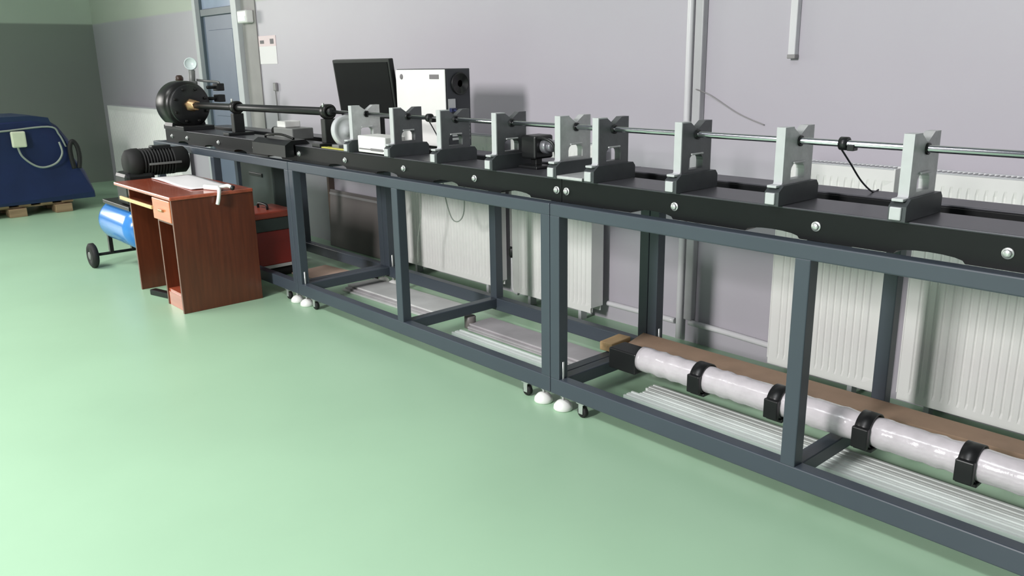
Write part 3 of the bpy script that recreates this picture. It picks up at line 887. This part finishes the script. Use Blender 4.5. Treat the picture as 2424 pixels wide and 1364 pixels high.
flat_stack('sheet_stack', 2.30, 3.36, 0.42, 0.70, 3, 'flat grey wrapped sheets on the floor between the first two middle legs', M_sheet2, 0.03)
flat_stack('sheet_stack', 3.62, 4.66, 0.44, 0.66, 3, 'flat grey sheets on the floor left of the double leg', M_sheet, 0.0)
tag(MB().cyl((3.60, 0.50, 0.0), (3.60, 0.50, 0.075), 0.035, 24).build('tape_roll', M_board), 'small dark roll standing at the left end of the grey sheets', 'roll')


def profile(x0, x1, y, z, label, wdt=0.066, hgt=0.03):
    o = [(y - wdt / 2, z), (y + wdt / 2, z)]
    # T-slot grooves along the top
    top = []
    for s_ in (0.25, -0.25):
        yc = y + wdt * s_
        top += [(yc + 0.006, z + hgt), (yc + 0.006, z + hgt - 0.010), (yc - 0.006, z + hgt - 0.010), (yc - 0.006, z + hgt)]
    o += [(y + wdt / 2, z + hgt)] + top + [(y - wdt / 2, z + hgt)]
    ob = MB().prism([o], lambda a, b, dd: Vector((dd, a, b)), x0, x1).build('aluminium_profile', M_profile)
    tag(ob, label, 'profile', 'grooved profiles on the floor under the bench')


profile(4.98, 7.15, 0.335, 0.0, 'grooved aluminium profile on the floor, frontmost of three beside the wrapped tube')
profile(5.02, 7.15, 0.405, 0.0, 'grooved aluminium profile on the floor, middle of three beside the wrapped tube')
profile(5.00, 7.15, 0.475, 0.0, 'grooved aluminium profile on the floor, rearmost of three beside the wrapped tube')
profile(3.66, 4.58, 0.345, 0.0, 'short grooved aluminium profile in front of the grey sheets, left of the double leg', 0.07)

# plastic wrapped tube resting on the cross bars
t = thing('wrapped_tube', (5.9, 0.33, 0.151), 'clear plastic wrapped pale tube with black clamps lying under the bench', 'tube')
TY, TZ = 0.34, 0.221
pr = []
n = 90
TX0, TX1 = 5.06, 7.15
for k in range(n + 1):
    pr.append((0.057 + 0.0018 * math.sin(k * 1.7) + 0.0014 * math.sin(k * 4.1), k * (TX1 - TX0) / n))
MB().lathe([(0, 0)] + pr + [(0, TX1 - TX0)], (TX0, TY, TZ), (1, 0, 0), 32).build('tube_body', M_film, t)
for x in (5.395, 5.765, 6.126, 6.484, 6.90):
    MB().lathe([(0.0605, -0.028), (0.068, -0.028), (0.068, 0.028), (0.0605, 0.028), (0.0605, -0.028)], (x, TY, TZ), (1, 0, 0), 32)\
        .box(x - 0.030, x + 0.030, TY - 0.080, TY - 0.058, TZ - 0.05, TZ + 0.03, 0.004)\
        .box(x - 0.035, x + 0.035, TY - 0.045, TY + 0.045, TZ - 0.069, TZ - 0.055, 0.003).build('clamp', M_black, t)
MB().box(4.90, 5.06, TY - 0.055, TY + 0.06, 0.152, 0.252, 0.006).build('end_block', M_black, t)

# long brown board with a raw wood end on the cross bars
t = thing('long_board', (5.8, 0.6, 0.151), 'long brown board behind the wrapped tube under the bench', 'board')
MB().prism([[(4.84, 0.47), (7.1, 0.60), (7.1, 0.688), (4.78, 0.688)][::-1]], lambda a, b, dd: Vector((a, b, dd)), 0.180, 0.200).build('top_board', M_card, t)
MB().prism([[(4.85, 0.485), (7.08, 0.612), (7.08, 0.68), (4.80, 0.68)][::-1]], lambda a, b, dd: Vector((a, b, dd)), 0.1525, 0.1795).build('lower_board', M_cardedge, t)
t = tag(MB().box(4.70, 4.775, 0.44, 0.60, 0.1525, 0.197, 0.004, 0, Matrix.Rotation(0.08, 3, 'Z')).build('wood_block', M_block),
        'raw pale wood block at the left end of the long brown board', 'block')

# loose wires hanging behind the bench
tag(MB().tube([(2.80, 0.72, 0.90), (2.77, 0.77, 0.75), (2.76, 0.77, 0.55), (2.70, 0.78, 0.36), (2.69, 0.78, 0.20)], 0.004).build('hanging_wire', M_cable_g),
    'thin grey wire hanging straight down behind the first single leg of the middle frame', 'wire')
tag(MB().tube([(3.02, 0.765, 0.90), (3.04, 0.77, 0.72), (3.10, 0.77, 0.58), (3.17, 0.77, 0.56), (3.23, 0.77, 0.62), (3.25, 0.765, 0.75), (3.25, 0.765, 0.90)], 0.004).build('hanging_wire', M_cable_g),
    'thin grey wire hanging in a loop under the bench in front of the first radiator', 'wire')
tag(MB().tube([(2.45, 0.735, 0.90), (2.39, 0.765, 0.69), (2.29, 0.765, 0.56), (2.26, 0.765, 0.50), (2.26, 0.77, 0.16)], 0.005).build('hanging_wire', M_wirew),
    'white wire sloping down to the rear double leg of the bench', 'wire')
